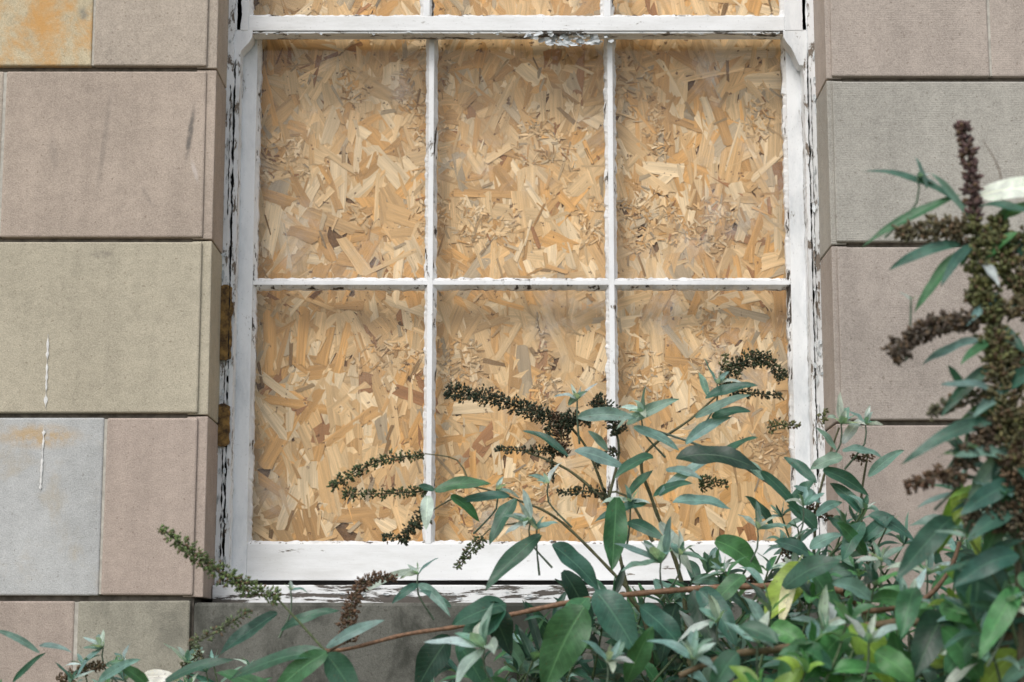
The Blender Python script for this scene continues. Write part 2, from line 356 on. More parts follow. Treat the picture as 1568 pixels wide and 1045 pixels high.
def strand(x,z,ln,w,ang,yy,dk=1.,rng=(.80,1.08)):
    d=Vector((math.cos(ang),math.sin(ang))); s=Vector((-d.y,d.x)); tl=RO.uniform(-.0006,.0006); ts=RO.uniform(-.0005,.0005)
    c=RO.choices(pc,pw)[0]; k=RO.uniform(*rng)*dk; c=tuple(min(.92,q*k) for q in c)
    uo=RO.random()*9; vo=RO.random()*9; n=len(V)
    tp=RO.uniform(-.25,.25); sk=RO.uniform(-.5,.5)*w; sk2=RO.uniform(-.5,.5)*w; wob=lambda a:RO.uniform(-a,a)
    sh=[]
    for a in (-.5,-.28,0,.28,.5): sh.append((a+(wob(.03)),-.5*(1+tp*a*2)+wob(.07),-sk if a<-.4 else (-sk2 if a>.4 else 0)))
    for bb in (-.2,.15): sh.append((.5+wob(.05),bb,0))
    for a in (.5,.28,0,-.28,-.5): sh.append((a+(wob(.03)),.5*(1+tp*a*2)+wob(.07),sk if a<-.4 else (sk2 if a>.4 else 0)))
    for bb in (.2,-.15): sh.append((-.5+wob(.05),bb,0))
    for (a,bb,e) in sh:
        u=a*ln+e; v=bb*w; q=d*u+s*v
        V.append((x+q.x,yy+tl*a*2+ts*bb*2,z+q.y)); U.append((u+uo,v+vo)); C.append(c)
    Fs.append(tuple(range(n,n+len(sh))))
A=(x1-x0)*(z1-z0)
def sang(): return RO.gauss(math.pi/2,.55) if RO.random()<.7 else RO.uniform(0,math.pi)
for i in range(int(A*2700)):
    ln=RO.choice((RO.uniform(.045,.09),RO.uniform(.08,.14))); w=RO.uniform(.014,.036)*(.6 if RO.random()<.3 else 1)
    strand(RO.uniform(x0,x1),RO.uniform(z0,z1),ln,w,sang(),yo+.0038-RO.random()*.0026)
for i in range(int(A*260)):
    strand(RO.uniform(x0,x1),RO.uniform(z0,z1),RO.uniform(.02,.055),RO.uniform(.003,.009),sang(),yo+.0010-RO.random()*.0004,RO.choice((.5,.8,1.,1.)))
for i in range(int(A*9000)):
    x=RO.uniform(x0,x1); z=RO.uniform(z0,z1)
    if noise.noise(Vector((x*9,z*7,1)))<.26: continue
    strand(x,z,RO.uniform(.007,.020),RO.uniform(.002,.005),RO.uniform(0,math.pi),yo+.0005-RO.random()*.0006,RO.choice((.65,.9,1.,1.05)))
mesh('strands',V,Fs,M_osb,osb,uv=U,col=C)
# ---------------------------------------------------------------- PLANTS
class Leaves:
    def __init__(s): s.V=[];s.F=[];s.U=[];s.C=[]
    def leaf(s,Bp,M,T,W,col,hint,fold=.3,wave=.08,n=10):
        ph=R.random()*6; side=None; base=len(s.V); fr=R.uniform(7,13); rag=R.uniform(0,.05)
        js=(-1,-.55,0,.55,1)
        for i in range(n+1):
            t=i/n; p=Bp*(1-t)**2+M*2*t*(1-t)+T*t*t; d=((M-Bp)*(1-t)+(T-M)*t)
            d=d.normalized() if d.length>1e-9 else Vector((0,0,1))
            sd=d.cross(hint)
            if sd.length<.15: sd=side if side else d.cross(Vector((.3,.2,1)))
            sd=sd.normalized()
            if side and sd.dot(side)<0: sd=-sd
            side=sd; nn=sd.cross(d).normalized()
            w=W*.5*((t+.015)**.62)*((1-t)**.85)*2.05*(1+R.uniform(-rag,rag))
            for j in js:
                q=p+sd*(j*w)+nn*(fold*abs(j)**1.3*w+wave*W*math.sin(t*fr+ph+(1.3 if j>0 else 0))*abs(j)*(1-t*.3))
                s.V.append(tuple(q)); s.U.append((t,j*.5+.5)); s.C.append(col)
        for i in range(n):
            for j in range(4):
                a=base+i*5+j; s.F.append((a,a+1,a+6,a+5))
class Tubes:
    def __init__(s): s.V=[];s.F=[];s.C=[]
    def tube(s,pts,r0,r1,col,k=6):
        base=len(s.V); n=len(pts)
        for i,p in enumerate(pts):
            d=(pts[min(i+1,n-1)]-pts[max(i-1,0)]).normalized(); a=d.cross(Vector((.1,1,.2))).normalized(); b=d.cross(a)
            r=r0+(r1-r0)*i/(n-1); r*=1+.10*math.sin(i*1.9)
            for j in range(k):
                t=2*math.pi*j/k; s.V.append(tuple(p+a*math.cos(t)*r+b*math.sin(t)*r)); s.C.append(col)
        for i in range(n-1):
            for j in range(k): q=base+i*k; s.F.append((q+j,q+(j+1)%k,q+k+(j+1)%k,q+k+j))
class Caps:
    def __init__(s): s.V=[];s.F=[];s.C=[]
    def cap(s,p,d,ln,w,col):
        a=d.cross(Vector((.31,.77,.21))).normalized(); b=d.cross(a); base=len(s.V)
        s.V.append(tuple(p))
        for (h,r) in ((.3,.9),(.72,.7)):
            for j in range(5):
                t=2*math.pi*j/5; s.V.append(tuple(p+d*ln*h+(a*math.cos(t)+b*math.sin(t))*w*.5*r))
        s.V.append(tuple(p+d*ln)); s.C+= [col]*12
        for j in range(5):
            k=(j+1)%5; s.F+=[(base,base+1+k,base+1+j),(base+1+j,base+1+k,base+6+k,base+6+j),(base+6+j,base+6+k,base+11)]
def spl(pts,step=.012):
    out=[]; n=len(pts)
    for i in range(n-1):
        p0=pts[max(i-1,0)];p1=pts[i];p2=pts[i+1];p3=pts[min(i+2,n-1)]
        k=max(2,int((p2-p1).length/step))
        for j in range(k):
            t=j/k; out.append(.5*((2*p1)+(p2-p0)*t+(2*p0-5*p1+4*p2-p3)*t*t+(3*p1-p0-3*p2+p3)*t*t*t))
    out.append(pts[-1]); return out
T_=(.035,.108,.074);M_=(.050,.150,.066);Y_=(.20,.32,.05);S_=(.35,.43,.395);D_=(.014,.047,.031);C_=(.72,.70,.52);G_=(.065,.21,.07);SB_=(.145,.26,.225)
def vc(c,a=.22):
    k=R.uniform(1-a,1+a); return (c[0]*k*R.uniform(.88,1.12),c[1]*k,c[2]*k*R.uniform(.88,1.12))
class Plant:
    def __init__(s): s.L=Leaves();s.T=Tubes();s.K=Caps()
    def pts(s,l,ya,yb):
        n=len(l); return [P(a,b,ya+(yb-ya)*i/max(1,n-1)) for i,(a,b) in enumerate(l)]
    def stem(s,l,ya,yb,r0=.003,r1=.0015,col=(.10,.10,.05)):
        q=spl(s.pts(l,ya,yb)); s.T.tube(q,r0,r1,col); return q
    def ml(s,bx,by,tx,ty,w,y,c,dy=None,bulge=None,fold=None):
        dy=R.uniform(-.05,.03) if dy is None else dy
        a=P(bx,by,y); t=P(tx,ty,y+dy); ln=(t-a).length; sc=(y+D)/F
        bulge=R.uniform(.08,.2) if bulge is None else bulge
        m=(a+t)/2+Vector((0,-.3,1)).normalized()*ln*bulge
        h=Vector((R.uniform(-.35,.35),-1,R.uniform(.2,.9))).normalized()
        s.L.leaf(a,m,t,w*sc*1.12,vc(c,.12),h,R.uniform(.1,.4) if fold is None else fold,n=14)
    def sprig(s,q,ln,w,pal,spacing=.03,start=.2,droop=.6,tip=True,r0=.0025,r1=.001,col=(.07,.11,.05),tube=True,spread=.85):
        if tube: s.T.tube(q,r0,r1,col)
        acc=0; node=0; n=len(q); tot=sum((q[i+1]-q[i]).length for i in range(n-1)); run=0
        for i in range(1,n):
            sl=(q[i]-q[i-1]).length; acc+=sl; run+=sl
            if acc<spacing or run<tot*start: continue
            acc=0; node+=1; fr=run/tot; d=(q[i]-q[i-1]).normalized()
            a=d.cross(Vector((0,1,0)) if node%2 else Vector((.9,.3,.4))).normalized()
            l=ln*(1.1-.5*fr)*R.uniform(.75,1.15); ww=w*(1.1-.45*fr)*R.uniform(.8,1.15)
            for sg in (1,-1):
                if R.random()<.08: continue
                dd=(d*.55+a*sg*spread+Vector((R.uniform(-.25,.25),R.uniform(-.3,.25),R.uniform(-.1,.3)))).normalized()
                s.lf(q[i],dd,l,ww,R.choice(pal),droop)
        if tip: s.ros(q[-1],(q[-1]-q[-2]).normalized(),ln*.6,w*.55,[S_,SB_,SB_,T_],6)
        else: s.ros(q[-1],(q[-1]-q[-2]).normalized(),ln*.6,w*.6,pal,4)
    def lf(s,p,dd,l,ww,c,droop):
        mm=p+dd*l*.5; t=mm+(dd+Vector((0,0,-1))*droop*R.uniform(.4,1.3)).normalized()*l*.5
        h=Vector((R.uniform(-.3,.3),-.55,1)).normalized() if R.random()<.75 else Vector((R.uniform(-.6,.6),-1,.3)).normalized()
        s.L.leaf(p,mm,t,ww,vc(c),h,R.uniform(.12,.5))
    def ros(s,p,d,ln,w,pal,n=7):
        ax=d.cross(Vector((.2,1,.1))).normalized(); bx=d.cross(ax)
        for i in range(n):
            t=i*2.4+R.random()*.8; k=.3+.9*(i/n); dd=(d*(1.1-k*.6)+(ax*math.cos(t)+bx*math.sin(t))*k+Vector((R.uniform(-.2,.2),R.uniform(-.2,.2),R.uniform(-.1,.2)))).normalized()
            l=ln*(.5+.7*i/n)*R.uniform(.7,1.25); mm=p+dd*l*.5; tt=mm+(dd+Vector((R.uniform(-.4,.4),0,-1.1*R.random()*k))).normalized()*l*.5
            s.L.leaf(p,mm,tt,w*R.uniform(.8,1.2)*(.7+.5*i/n),vc(R.choice(pal),.25),d*1.0+Vector((0,-.5,.2)),.35,n=8)
    def rosp(s,px,py,y,rad,n=8,ang=None,pal=None):
        sc=(y+D)/F; p=P(px,py,y); a=R.uniform(-.9,.9) if ang is None else ang
        s.ros(p,Vector((math.sin(a),-.4,math.cos(a))).normalized(),rad*sc,rad*sc*.29,pal or [S_,S_,SB_,SB_],n)
        s.T.tube(spl([p+Vector((-math.sin(a)*.05,.03,-.07)),p+Vector((0,.01,-.03)),p]),.0018,.0012,(.12,.17,.12))
    def head(s,l,ya,yb,rad,col,dens=1.,taper=(1.,.35),whorl=.011,size=1.):
        sc=((ya+yb)/2+D)/F; q=spl(s.pts(l,ya,yb),.003); n=len(q); rad*=sc*1.15; size*=1.2
        s.T.tube(q[::3]+[q[-1]],.0018,.0009,(.07,.075,.035),5)
        run=0
        for i in range(1,n):
            run+=(q[i]-q[i-1]).length; t=i/n; g=abs(math.sin(run/whorl*math.pi)); rr=rad*(taper[0]+(taper[1]-taper[0])*t)*(.4+.7*g)*(1+.7*noise.noise(q[i]*60))
            d=(q[i]-q[i-1]).normalized(); a=d.cross(Vector((.2,.9,.3))).normalized(); b=d.cross(a)
            for k in range(int((4.5+16*g)*dens*R.uniform(.6,1.3)*min(1.5,max(.7,rr/.011))/size**.7)):
                th=R.random()*6.283; o=a*math.cos(th)+b*math.sin(th); rp=rr*R.uniform(.1,1)
                p=q[i]+o*rp*.75+d*R.uniform(-.003,.003)
                dd=(o+d*R.uniform(-.1,.9)+Vector((R.uniform(-.3,.3),R.uniform(-.3,.3),R.uniform(-.2,.4)))).normalized()
                cc=vc(col,.5)
                if R.random()<.12: cc=(.13,.085,.045)
                s.K.cap(p,dd,.0048*size*R.uniform(.7,1.3),.0029*size*R.uniform(.8,1.3),cc)
    def build(s,name,par_mats):
        e=empty(name); ml,mt,mk=par_mats
        if s.L.V: mesh('leaves',s.L.V,s.L.F,ml,e,uv=s.L.U,col=s.L.C,smooth=True)
        if s.T.V: mesh('stems',s.T.V,s.T.F,mt,e,col=s.T.C,smooth=True)
        if s.K.V: mesh('seed_heads',s.K.V,s.K.F,mk,e,col=s.K.C,smooth=True)
        return e
m,nt,b=mat('leaf'); at=N(nt,'ShaderNodeAttribute',attribute_name='Col'); uvn=N(nt,'ShaderNodeUVMap',uv_map='UVMap'); sp=N(nt,'ShaderNodeSeparateXYZ'); L(nt,uvn.outputs[0],sp.inputs[0])
av=mth(nt,'ABSOLUTE',mth(nt,'SUBTRACT',sp.outputs[1],.5))
mid=mr(nt,av,.045,.012,0,.75)
sv=mth(nt,'FRACT',mth(nt,'SUBTRACT',mth(nt,'MULTIPLY',sp.outputs[0],13.),mth(nt,'MULTIPLY',av,4.2)))
svl=mth(nt,'ABSOLUTE',mth(nt,'SUBTRACT',sv,.5)); sl=mr(nt,svl,.10,.0,0,.28)
f=mr(nt,noi(nt,pos(nt),60,3,.6),.3,.7,.75,1.22); c=val(nt,at.outputs['Color'],f)
vein=mth(nt,'MAXIMUM',mid,sl)
lc=N(nt,'ShaderNodeVectorMath',operation='MULTIPLY_ADD'); L(nt,at.outputs['Color'],lc.inputs[0]); lc.inputs[1].default_value=(1.5,1.45,1.4); lc.inputs[2].default_value=(.035,.05,.03)
c=mix(nt,vein,c,lc.outputs[0])
c=mix(nt,mr(nt,noi(nt,pos(nt),210,1,.5),.70,.75,0,.5),c,(.10,.07,.03))
gm=N(nt,'ShaderNodeNewGeometry'); und=N(nt,'ShaderNodeVectorMath',operation='MULTIPLY_ADD'); L(nt,c,und.inputs[0]); und.inputs[1].default_value=(1.1,1.1,1.1); und.inputs[2].default_value=(.10,.135,.11)
c=mix(nt,gm.outputs['Backfacing'],c,und.outputs[0])
L(nt,c,b.inputs['Base Color']); b.inputs['Roughness'].default_value=.45; b.inputs['Specular IOR Level'].default_value=.5
bump(nt,b,mth(nt,'ADD',mth(nt,'MULTIPLY',vein,-1.),mth(nt,'MULTIPLY',noi(nt,pos(nt),140,2),.5)),.45,.0012)
tl=N(nt,'ShaderNodeBsdfTranslucent'); tc=N(nt,'ShaderNodeVectorMath',operation='MULTIPLY'); L(nt,c,tc.inputs[0]); tc.inputs[1].default_value=(1.7,1.8,.9); L(nt,tc.outputs[0],tl.inputs['Color']); mx=N(nt,'ShaderNodeMixShader'); mx.inputs[0].default_value=.22
L(nt,b.outputs[0],mx.inputs[1]); L(nt,tl.outputs[0],mx.inputs[2]); L(nt,mx.outputs[0],nt.nodes['Material Output'].inputs[0]); M_leaf=m
def attm(name,rough,sc):
    m,nt,b=mat(name); at=N(nt,'ShaderNodeAttribute',attribute_name='Col'); n=noi(nt,pos(nt),sc,3,.6)
    L(nt,val(nt,at.outputs['Color'],mr(nt,n,.25,.75,.6,1.35)),b.inputs['Base Color']); b.inputs['Roughness'].default_value=rough; bump(nt,b,n,.4,.001); return m
PM=(M_leaf,attm('stem_bark',.7,180),attm('seed_capsule',.75,400))
RED=(.19,.105,.06); GRN=(.065,.09,.034); DK=(.030,.044,.022); BR=(.10,.06,.033); OL=(.115,.125,.045)
A=Plant()
yb=-.38
A.stem([(1010,2900),(1000,1900),(1000,1060),(960,900),(930,770),(900,690),(872,652)],-.30,yb,.012,.002)
A.head([(878,655),(830,636),(760,612),(683,598)],yb,yb,17,DK,1.0,(1.15,.7))
A.head([(862,700),(858,660),(848,632)],yb,yb,14,BR,.9,(1,.8))
A.stem([(930,770),(948,690),(935,640)],yb,yb); A.head([(950,665),(935,635),(912,612)],yb-.02,yb-.02,19,DK,1.,(1.,.8))
A.head([(905,650),(880,640),(862,640)],yb,yb,15,DK)
A.head([(840,650),(845,700),(843,735)],yb,yb,9,DK,.7)
A.stem([(930,770),(870,720),(800,690)],yb,yb); A.head([(850,692),(800,690),(760,688)],yb,yb,9,DK,.6)
A.head([(945,690),(925,700),(912,712)],yb,yb,10,DK,.7)
A.stem([(1000,830),(960,760),(930,755)],yb,yb); A.head([(930,757),(890,752),(855,755)],yb,yb,11,DK,.7)
A.stem([(1060,1100),(1045,900),(1000,770),(985,700),(1060,640),(1115,590)],-.35,-.42,.005,.0015)
A.head([(1108,592),(1125,562),(1165,548),(1200,578)],-.42,-.42,16,(.035,.05,.02),1.,(1.,.7))
A.head([(1106,562),(1112,552),(1110,545)],-.42,-.42,8,OL,.5); A.head([(1120,598),(1160,603),(1196,606)],-.42,-.42,9,DK,.6)
A.head([(1175,655),(1200,650),(1224,652)],-.42,-.42,10,OL,.6)
A.stem([(960,900),(860,800),(790,765),(720,745),(655,750)],yb,-.42,.003,.0012)
A.head([(655,752),(590,756),(528,757)],-.42,-.42,10,GRN,.7,(1,.7),.016); A.stem([(720,745),(700,705),(650,695)],-.42,-.42,.0014,.001)
A.head([(650,697),(600,702),(555,718),(508,746)],-.42,-.42,11,GRN,.7,(.7,1.),.015)
A.stem([(700,760),(665,780),(645,800)],-.42,-.42,.0015,.001); A.head([(655,785),(632,805),(618,830)],-.42,-.42,16,DK,.9); A.head([(640,800),(615,822),(586,822)],-.42,-.42,11,DK,.7)
A.stem([(800,800),(750,810),(735,830)],-.42,-.42,.0015,.001); A.head([(740,822),(720,845),(700,868)],-.42,-.42,12,GRN,.8)
A.head([(1070,742),(1090,738),(1112,742)],-.42,-.42,15,GRN,.8); A.head([(1235,775),(1255,785),(1270,795)],-.42,-.42,13,BR,.8)
A.head([(1208,838),(1205,860),(1200,885)],-.42,-.42,15,(.045,.03,.018),.9); A.head([(1262,650),(1260,640),(1262,628)],-.42,-.42,12,OL,.6)
A.head([(1330,690),(1320,705),(1305,700)],-.42,-.42,12,BR,.6); A.head([(1150,880),(1165,900),(1190,905)],-.5,-.5,12,BR,.8)
A.stem([(460,990),(520,996),(620,972),(700,960),(790,940),(900,918),(1050,903),(1180,898),(1290,905)],-.62,-.55,.0026,.0055,RED)
A.stem([(1040,1035),(1120,1003),(1200,993),(1310,963),(1430,952),(1600,962)],-1.0,-.95,.0038,.008,(.12,.085,.045))
A.stem([(1290,905),(1330,960),(1400,1200),(1400,2800)],-.55,-.3,.006,.014,RED)
A.stem([(1600,962),(1640,1200),(1650,2800)],-.95,-.7,.008,.014,RED)
A.stem([(1290,940),(1400,925),(1450,880),(1470,830)],-.9,-.9,.004,.003,(.14,.08,.045))
A.stem([(1510,1045),(1540,980),(1600,900)],-1.1,-1.1,.008,.006,(.14,.09,.05))
A.stem([(1180,1045),(1240,880),(1250,780),(1270,700),(1285,655)],-.35,-.4,.004,.0015)
A.stem([(1330,1040),(1330,880),(1318,780),(1330,690)],-.35,-.4,.004,.0015)
A.stem([(1240,790),(1170,735),(1090,690),(990,655)],-.4,-.42,.003,.0015,(.1,.14,.11))
for a in [
 (1035,703,1166,722,46,-.55,D_,.22),(944,762,937,874,44,-.50,M_,.0),(960,760,1000,720,18,-.4,T_),(1165,722,1228,790,20,-.5,T_),
 (666,752,752,742,26,-.45,M_),(690,760,735,800,22,-.45,M_),(664,752,640,745,15,-.45,T_),(790,765,750,835,30,-.45,T_),(780,760,700,770,20,-.43,T_),
 (828,820,742,905,34,-.5,T_),(845,835,918,905,40,-.52,T_),(862,875,908,962,40,-.55,D_),(912,905,976,1003,62,-.66,T_),(900,915,850,990,40,-.6,M_),
 (775,925,692,958,44,-.64,T_),(775,935,700,1000,50,-.65,T_),(745,925,782,1005,50,-.65,D_),(690,975,636,1060,54,-.6,D_),(700,985,745,1060,40,-.6,T_),
 (895,930,832,1060,76,-.7,M_),(1035,925,1012,1015,50,-.6,D_),(1070,905,1128,990,44,-.62,T_),(1060,905,1095,1000,40,-.6,D_),(1095,828,1168,880,44,-.5,G_),
 (1140,880,1085,935,36,-.6,M_),(1235,868,1172,955,60,-.75,Y_),(1240,872,1290,960,55,-.75,M_),(1215,880,1195,960,26,-.78,C_),
 (1250,810,1205,775,30,-.45,T_),(1300,960,1375,1060,60,-1.0,Y_),(1245,985,1195,1060,60,-1.0,M_),(1230,985,1290,1050,56,-1.0,G_),(1345,905,1440,955,44,-.8,G_),
 (1420,960,1475,1030,56,-1.0,Y_),(1180,960,1240,1000,40,-.9,G_),(1300,965,1230,1060,46,-1.0,G_),
 (870,620,900,600,14,-.4,SB_),(885,640,975,642,26,-.45,SB_),(960,650,1040,612,22,-.45,SB_),(970,655,1040,690,22,-.45,SB_),(1065,640,1150,605,18,-.45,SB_),(1080,610,1160,590,22,-.45,T_),
 (1085,610,1070,570,14,-.45,SB_),(1050,680,1120,640,22,-.45,SB_),(1090,640,1150,630,20,-.45,T_),(1000,700,940,735,24,-.45,T_),(1010,760,1100,700,22,-.45,SB_),(990,770,910,800,22,-.45,T_),
 (655,760,652,812,24,-.46,(.6,.66,.62)),(880,690,960,720,26,-.45,SB_),(870,700,800,660,16,-.4,T_),(1030,770,1120,780,26,-.46,SB_),(1010,800,1060,880,26,-.46,S_),
 (500,1000,352,1042,34,-.75,T_),(500,1002,548,1075,50,-.75,T_),(425,940,335,1005,32,-.7,T_),(500,1000,420,1060,40,-.76,M_),(430,965,520,935,20,-.7,T_),(500,992,590,950,20,-.7,SB_),
 (640,895,600,925,16,-.5,T_),(640,895,690,945,18,-.5,SB_),(560,905,645,870,14,-.5,S_),(690,930,640,905,14,-.5,SB_),
 (1185,805,1140,760,22,-.45,T_),(1250,740,1200,700,20,-.45,T_),(1260,720,1330,760,26,-.45,T_),(1290,700,1240,720,26,-.45,SB_),(1320,780,1270,740,24,-.45,T_),(1320,800,1290,860,34,-.5,T_),(1330,790,1400,830,30,-.5,T_),
 (1290,680,1320,640,18,-.45,S_),(1290,690,1350,700,20,-.45,SB_),(1330,730,1385,690,20,-.45,SB_),
 (1250,790,1290,770,18,-.45,SB_),(1255,770,1215,745,18,-.45,SB_),(1280,690,1250,655,14,-.45,SB_),(1320,830,1370,790,24,-.5,T_),(1325,850,1280,800,26,-.5,M_),(1240,850,1185,830,26,-.5,T_),(1240,840,1290,820,26,-.5,SB_),
 (1000,760,1060,740,18,-.44,T_),(1020,720,1075,735,18,-.44,SB_),(930,690,900,660,14,-.42,SB_),(960,800,1020,830,22,-.46,T_),(1170,735,1130,700,20,-.44,SB_),(1210,770,1250,735,20,-.44,T_),(1100,700,1160,670,18,-.44,T_),
 ]:
    A.ml(*a[:7],bulge=(a[7] if len(a)>7 else None))
for (x,y,yy,r,n) in [(812,800,-.5,60,7),(822,812,-.48,46,5),(1012,862,-.55,78,9),(1040,850,-.5,55,6),(742,992,-.8,88,9),(1288,650,-.45,52,9),(1262,965,-.95,80,9),(985,632,-.45,52,7),(884,612,-.42,36,6),(1098,588,-.45,40,6),
  (1216,872,-.5,50,7),(1100,952,-.75,70,8),(965,770,-.45,45,6),(1392,925,-.9,66,8),(1330,985,-1.1,70,8),(1060,1010,-1.0,74,8),(1420,880,-.8,60,7),(1160,810,-.5,50,6),(1230,775,-.5,46,6),
  (158,992,-.5,44,9),(190,1012,-.5,38,7),(285,1016,-.5,46,9),(445,905,-.6,30,5),(640,880,-.5,36,6),(1500,1010,-1.15,80,9),(1325,650,-.45,40,6),(1350,860,-.75,55,7),(840,740,-.42,42,5),(760,750,-.42,36,5),(1160,985,-1.0,60,8),(930,1015,-.85,60,8)]:
    A.rosp(x,y,yy,r,n)
def topz(px):
    ks=[(560,1085),(700,1000),(800,940),(900,885),(1000,850),(1100,840),(1180,850),(1250,830),(1330,830),(1450,780),(1568,680),(1700,600)]
    for (a,b),(c,d) in zip(ks[:-1],ks[1:]):
        if a<=px<=c: return b+(d-b)*(px-a)/(c-a)
    return 1075
R.seed(99)
def filler(n,lo,hi,ya,yb_,depthpx,palette,ll=(60,115),wr=(.22,.40),pt=.3,off=25):
    for _ in range(n):
        px_=R.uniform(lo,hi); y=R.uniform(ya,yb_); t0=topz(px_); py=t0+off+R.random()**1.1*depthpx; sc=(y+D)/F
        tip=P(px_,py,y); lean=R.uniform(-.8,.8); l=R.uniform(.10,.17)
        base=tip+Vector((-lean*l,R.uniform(0,.08),-l)); midp=(tip+base)/2+Vector((lean*.02,0,.01))
        q=spl([base,midp,tip]); ln=R.uniform(*ll)*sc
        A.sprig(q,ln,ln*R.uniform(*wr),palette,.036,.05,.9,R.random()<pt,.0026,.0013)
filler(42,860,1250,-.15,-.55,330,[T_,T_,M_,D_,SB_])
filler(58,1180,1620,-.15,-.7,380,[T_,T_,M_,G_,SB_,D_])
filler(10,1180,1420,-.3,-.5,80,[T_,SB_,SB_,M_],(50,85),(.2,.3),.5,-60)
filler(18,620,900,-.3,-.6,130,[T_,M_,D_,SB_])
filler(26,1100,1620,-.75,-1.05,260,[T_,M_,G_,G_,D_,SB_],(80,150),(.26,.46),.3,60)
filler(7,1150,1520,-1.0,-1.1,150,[G_,Y_,M_],(100,140),(.4,.5),.1,105)
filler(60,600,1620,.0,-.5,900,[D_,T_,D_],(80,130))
for a in [(1500,850,1492,955,92,-1.15,T_,0),(1462,790,1372,890,46,-1.1,T_,.1),(1450,935,1400,1040,60,-1.1,D_),(1520,900,1580,980,70,-1.15,T_),(1500,1040,1440,960,50,-1.15,G_),(1400,900,1380,980,44,-1.1,M_),(1560,860,1600,960,60,-1.15,D_),(1478,750,1436,850,36,-1.1,Y_),(1470,760,1500,860,30,-1.1,Y_),(1530,745,1450,765,18,-1.1,Y_),(1475,745,1460,800,30,-1.1,Y_),(1560,1000,1500,1060,50,-1.15,Y_),
          (1340,1000,1400,1045,50,-1.15,G_),(1130,1000,1090,1060,44,-1.05,T_),(1190,985,1130,960,36,-1.05,T_),(1440,930,1520,960,50,-1.1,G_),(1450,1030,1510,960,44,-1.15,M_),(1200,900,1290,860,44,-.8,T_),(980,930,1050,1000,46,-.7,T_),(960,1045,1000,960,40,-.8,M_)]:
    A.ml(*a[:7],bulge=(a[7] if len(a)>7 else None))
A.build('buddleja_bush',PM)
R.seed(5); C2=Plant()
C2.stem([(500,1000),(520,1060),(560,1300),(600,2600)],-.72,-.5,.002,.009); C2.stem([(420,912),(460,955),(500,1000)],-.72,-.72,.0014,.002,(.09,.12,.05))
C2.head([(245,808),(290,842),(340,880),(390,903),(425,915)],-.75,-.72,16,(.11,.16,.055),.9,(.7,1.),.012)
C2.head([(290,988),(330,968),(385,935)],-.75,-.72,10,(.11,.15,.07),.45,(.7,1.),.02)
C2.stem([(500,1000),(525,985),(530,980)],-.7,-.65,.002,.002,BR); C2.head([(532,985),(535,940),(550,900),(575,884),(605,886)],-.65,-.62,14,(.12,.07,.04),1.)
C2.head([(90,1050),(120,1030),(155,1018)],-.5,-.5,13,(.12,.08,.045),.8); C2.head([(310,1000),(295,1010),(280,1020)],-.5,-.5,10,(.11,.11,.06),.6)
for i in range(16):
    pxx=R.uniform(-60,440); y=R.uniform(-.65,-.35); tip=P(pxx,R.uniform(1015,1080),y); base=tip+Vector((R.uniform(-.06,.06),.02,-.16)); A_=spl([base,(base+tip)/2,tip])
    ln=R.uniform(45,85)*(y+D)/F; C2.sprig(A_,ln,ln*.22,[T_,SB_,M_,SB_],.035,.1,.5,True)
for a in [(60,1000,-10,965,12,-.6,SB_),(20,1045,70,1000,12,-.6,T_),(60,990,110,1000,12,-.6,SB_),(250,1045,360,1010,22,-.6,T_),(420,1060,330,1030,30,-.7,M_),(230,1055,180,1020,22,-.6,M_),(215,1040,275,1042,24,-.6,(.7,.74,.7)),(150,1045,215,1010,18,-.6,SB_)]: C2.ml(*a[:7])
for x in (20,160,290,400): C2.stem([(x+10,1100),(x+20,1500),(x+60,2600)],-.5,-.4,.003,.008)
C2.build('buddleja_bush',PM)
R.seed(11); E=Plant(); yn=-1.25
E.stem([(1484,215),(1490,330),(1508,430),(1530,560),(1548,700),(1560,900),(1570,1400),(1580,2900)],yn,yn+.1,.0015,.013,(.12,.10,.06))
def H2(l,r,c,d=1.,t=(1,.6),w=.016): E.head(l,yn,yn,r*1.15,c,d*1.45,t,w,1.4)
H2([(1492,340),(1487,280),(1483,240),(1474,192)],12,(.10,.06,.055),.9,(1.1,.5))
H2([(1480,352),(1440,350),(1375,356)],16,(.11,.095,.05),.9)
H2([(1500,420),(1495,380),(1492,335)],18,OL,.8); H2([(1530,560),(1518,490),(1505,430)],27,OL,.9,(1.1,.8),.024)
H2([(1552,720),(1545,640),(1530,560)],32,(.125,.115,.05),.9,(1,1),.026)
H2([(1500,490),(1440,496),(1400,515),(1368,543)],16,(.085,.065,.045),.9,(1.,.7))
H2([(1540,420),(1525,380),(1530,335)],20,OL,.8); H2([(1580,590),(1550,540),(1520,520)],24,(.12,.095,.05),.9); H2([(1580,370),(1550,375),(1510,370)],18,OL,.8)
H2([(1530,640),(1490,690),(1455,740)],15,(.09,.065,.04),.8,(1.,.5)); H2([(1520,600),(1470,612),(1425,635)],10,(.10,.10,.06),.7)
H2([(1600,810),(1540,795),(1478,790)],20,(.09,.075,.045),.9,(1.,.7)); H2([(1450,720),(1415,735),(1390,748)],10,BR,.6); H2([(1600,650),(1560,640),(1530,650)],24,OL,.9)
H2([(1590,480),(1560,470),(1530,480)],18,(.12,.10,.05),.8); H2([(1570,780),(1560,740),(1550,700)],26,(.12,.085,.05),.9,(1,1),.024)
H2([(1530,480),(1505,460),(1482,448)],15,OL,.8); H2([(1565,470),(1568,425),(1560,395)],18,(.12,.11,.05),.8); H2([(1600,720),(1575,700),(1550,690)],22,BR,.8); H2([(1580,440),(1560,435),(1535,430)],14,OL,.7)
E.stem([(1540,330),(1530,260),(1505,215)],yn,yn,.001,.0004,BR)
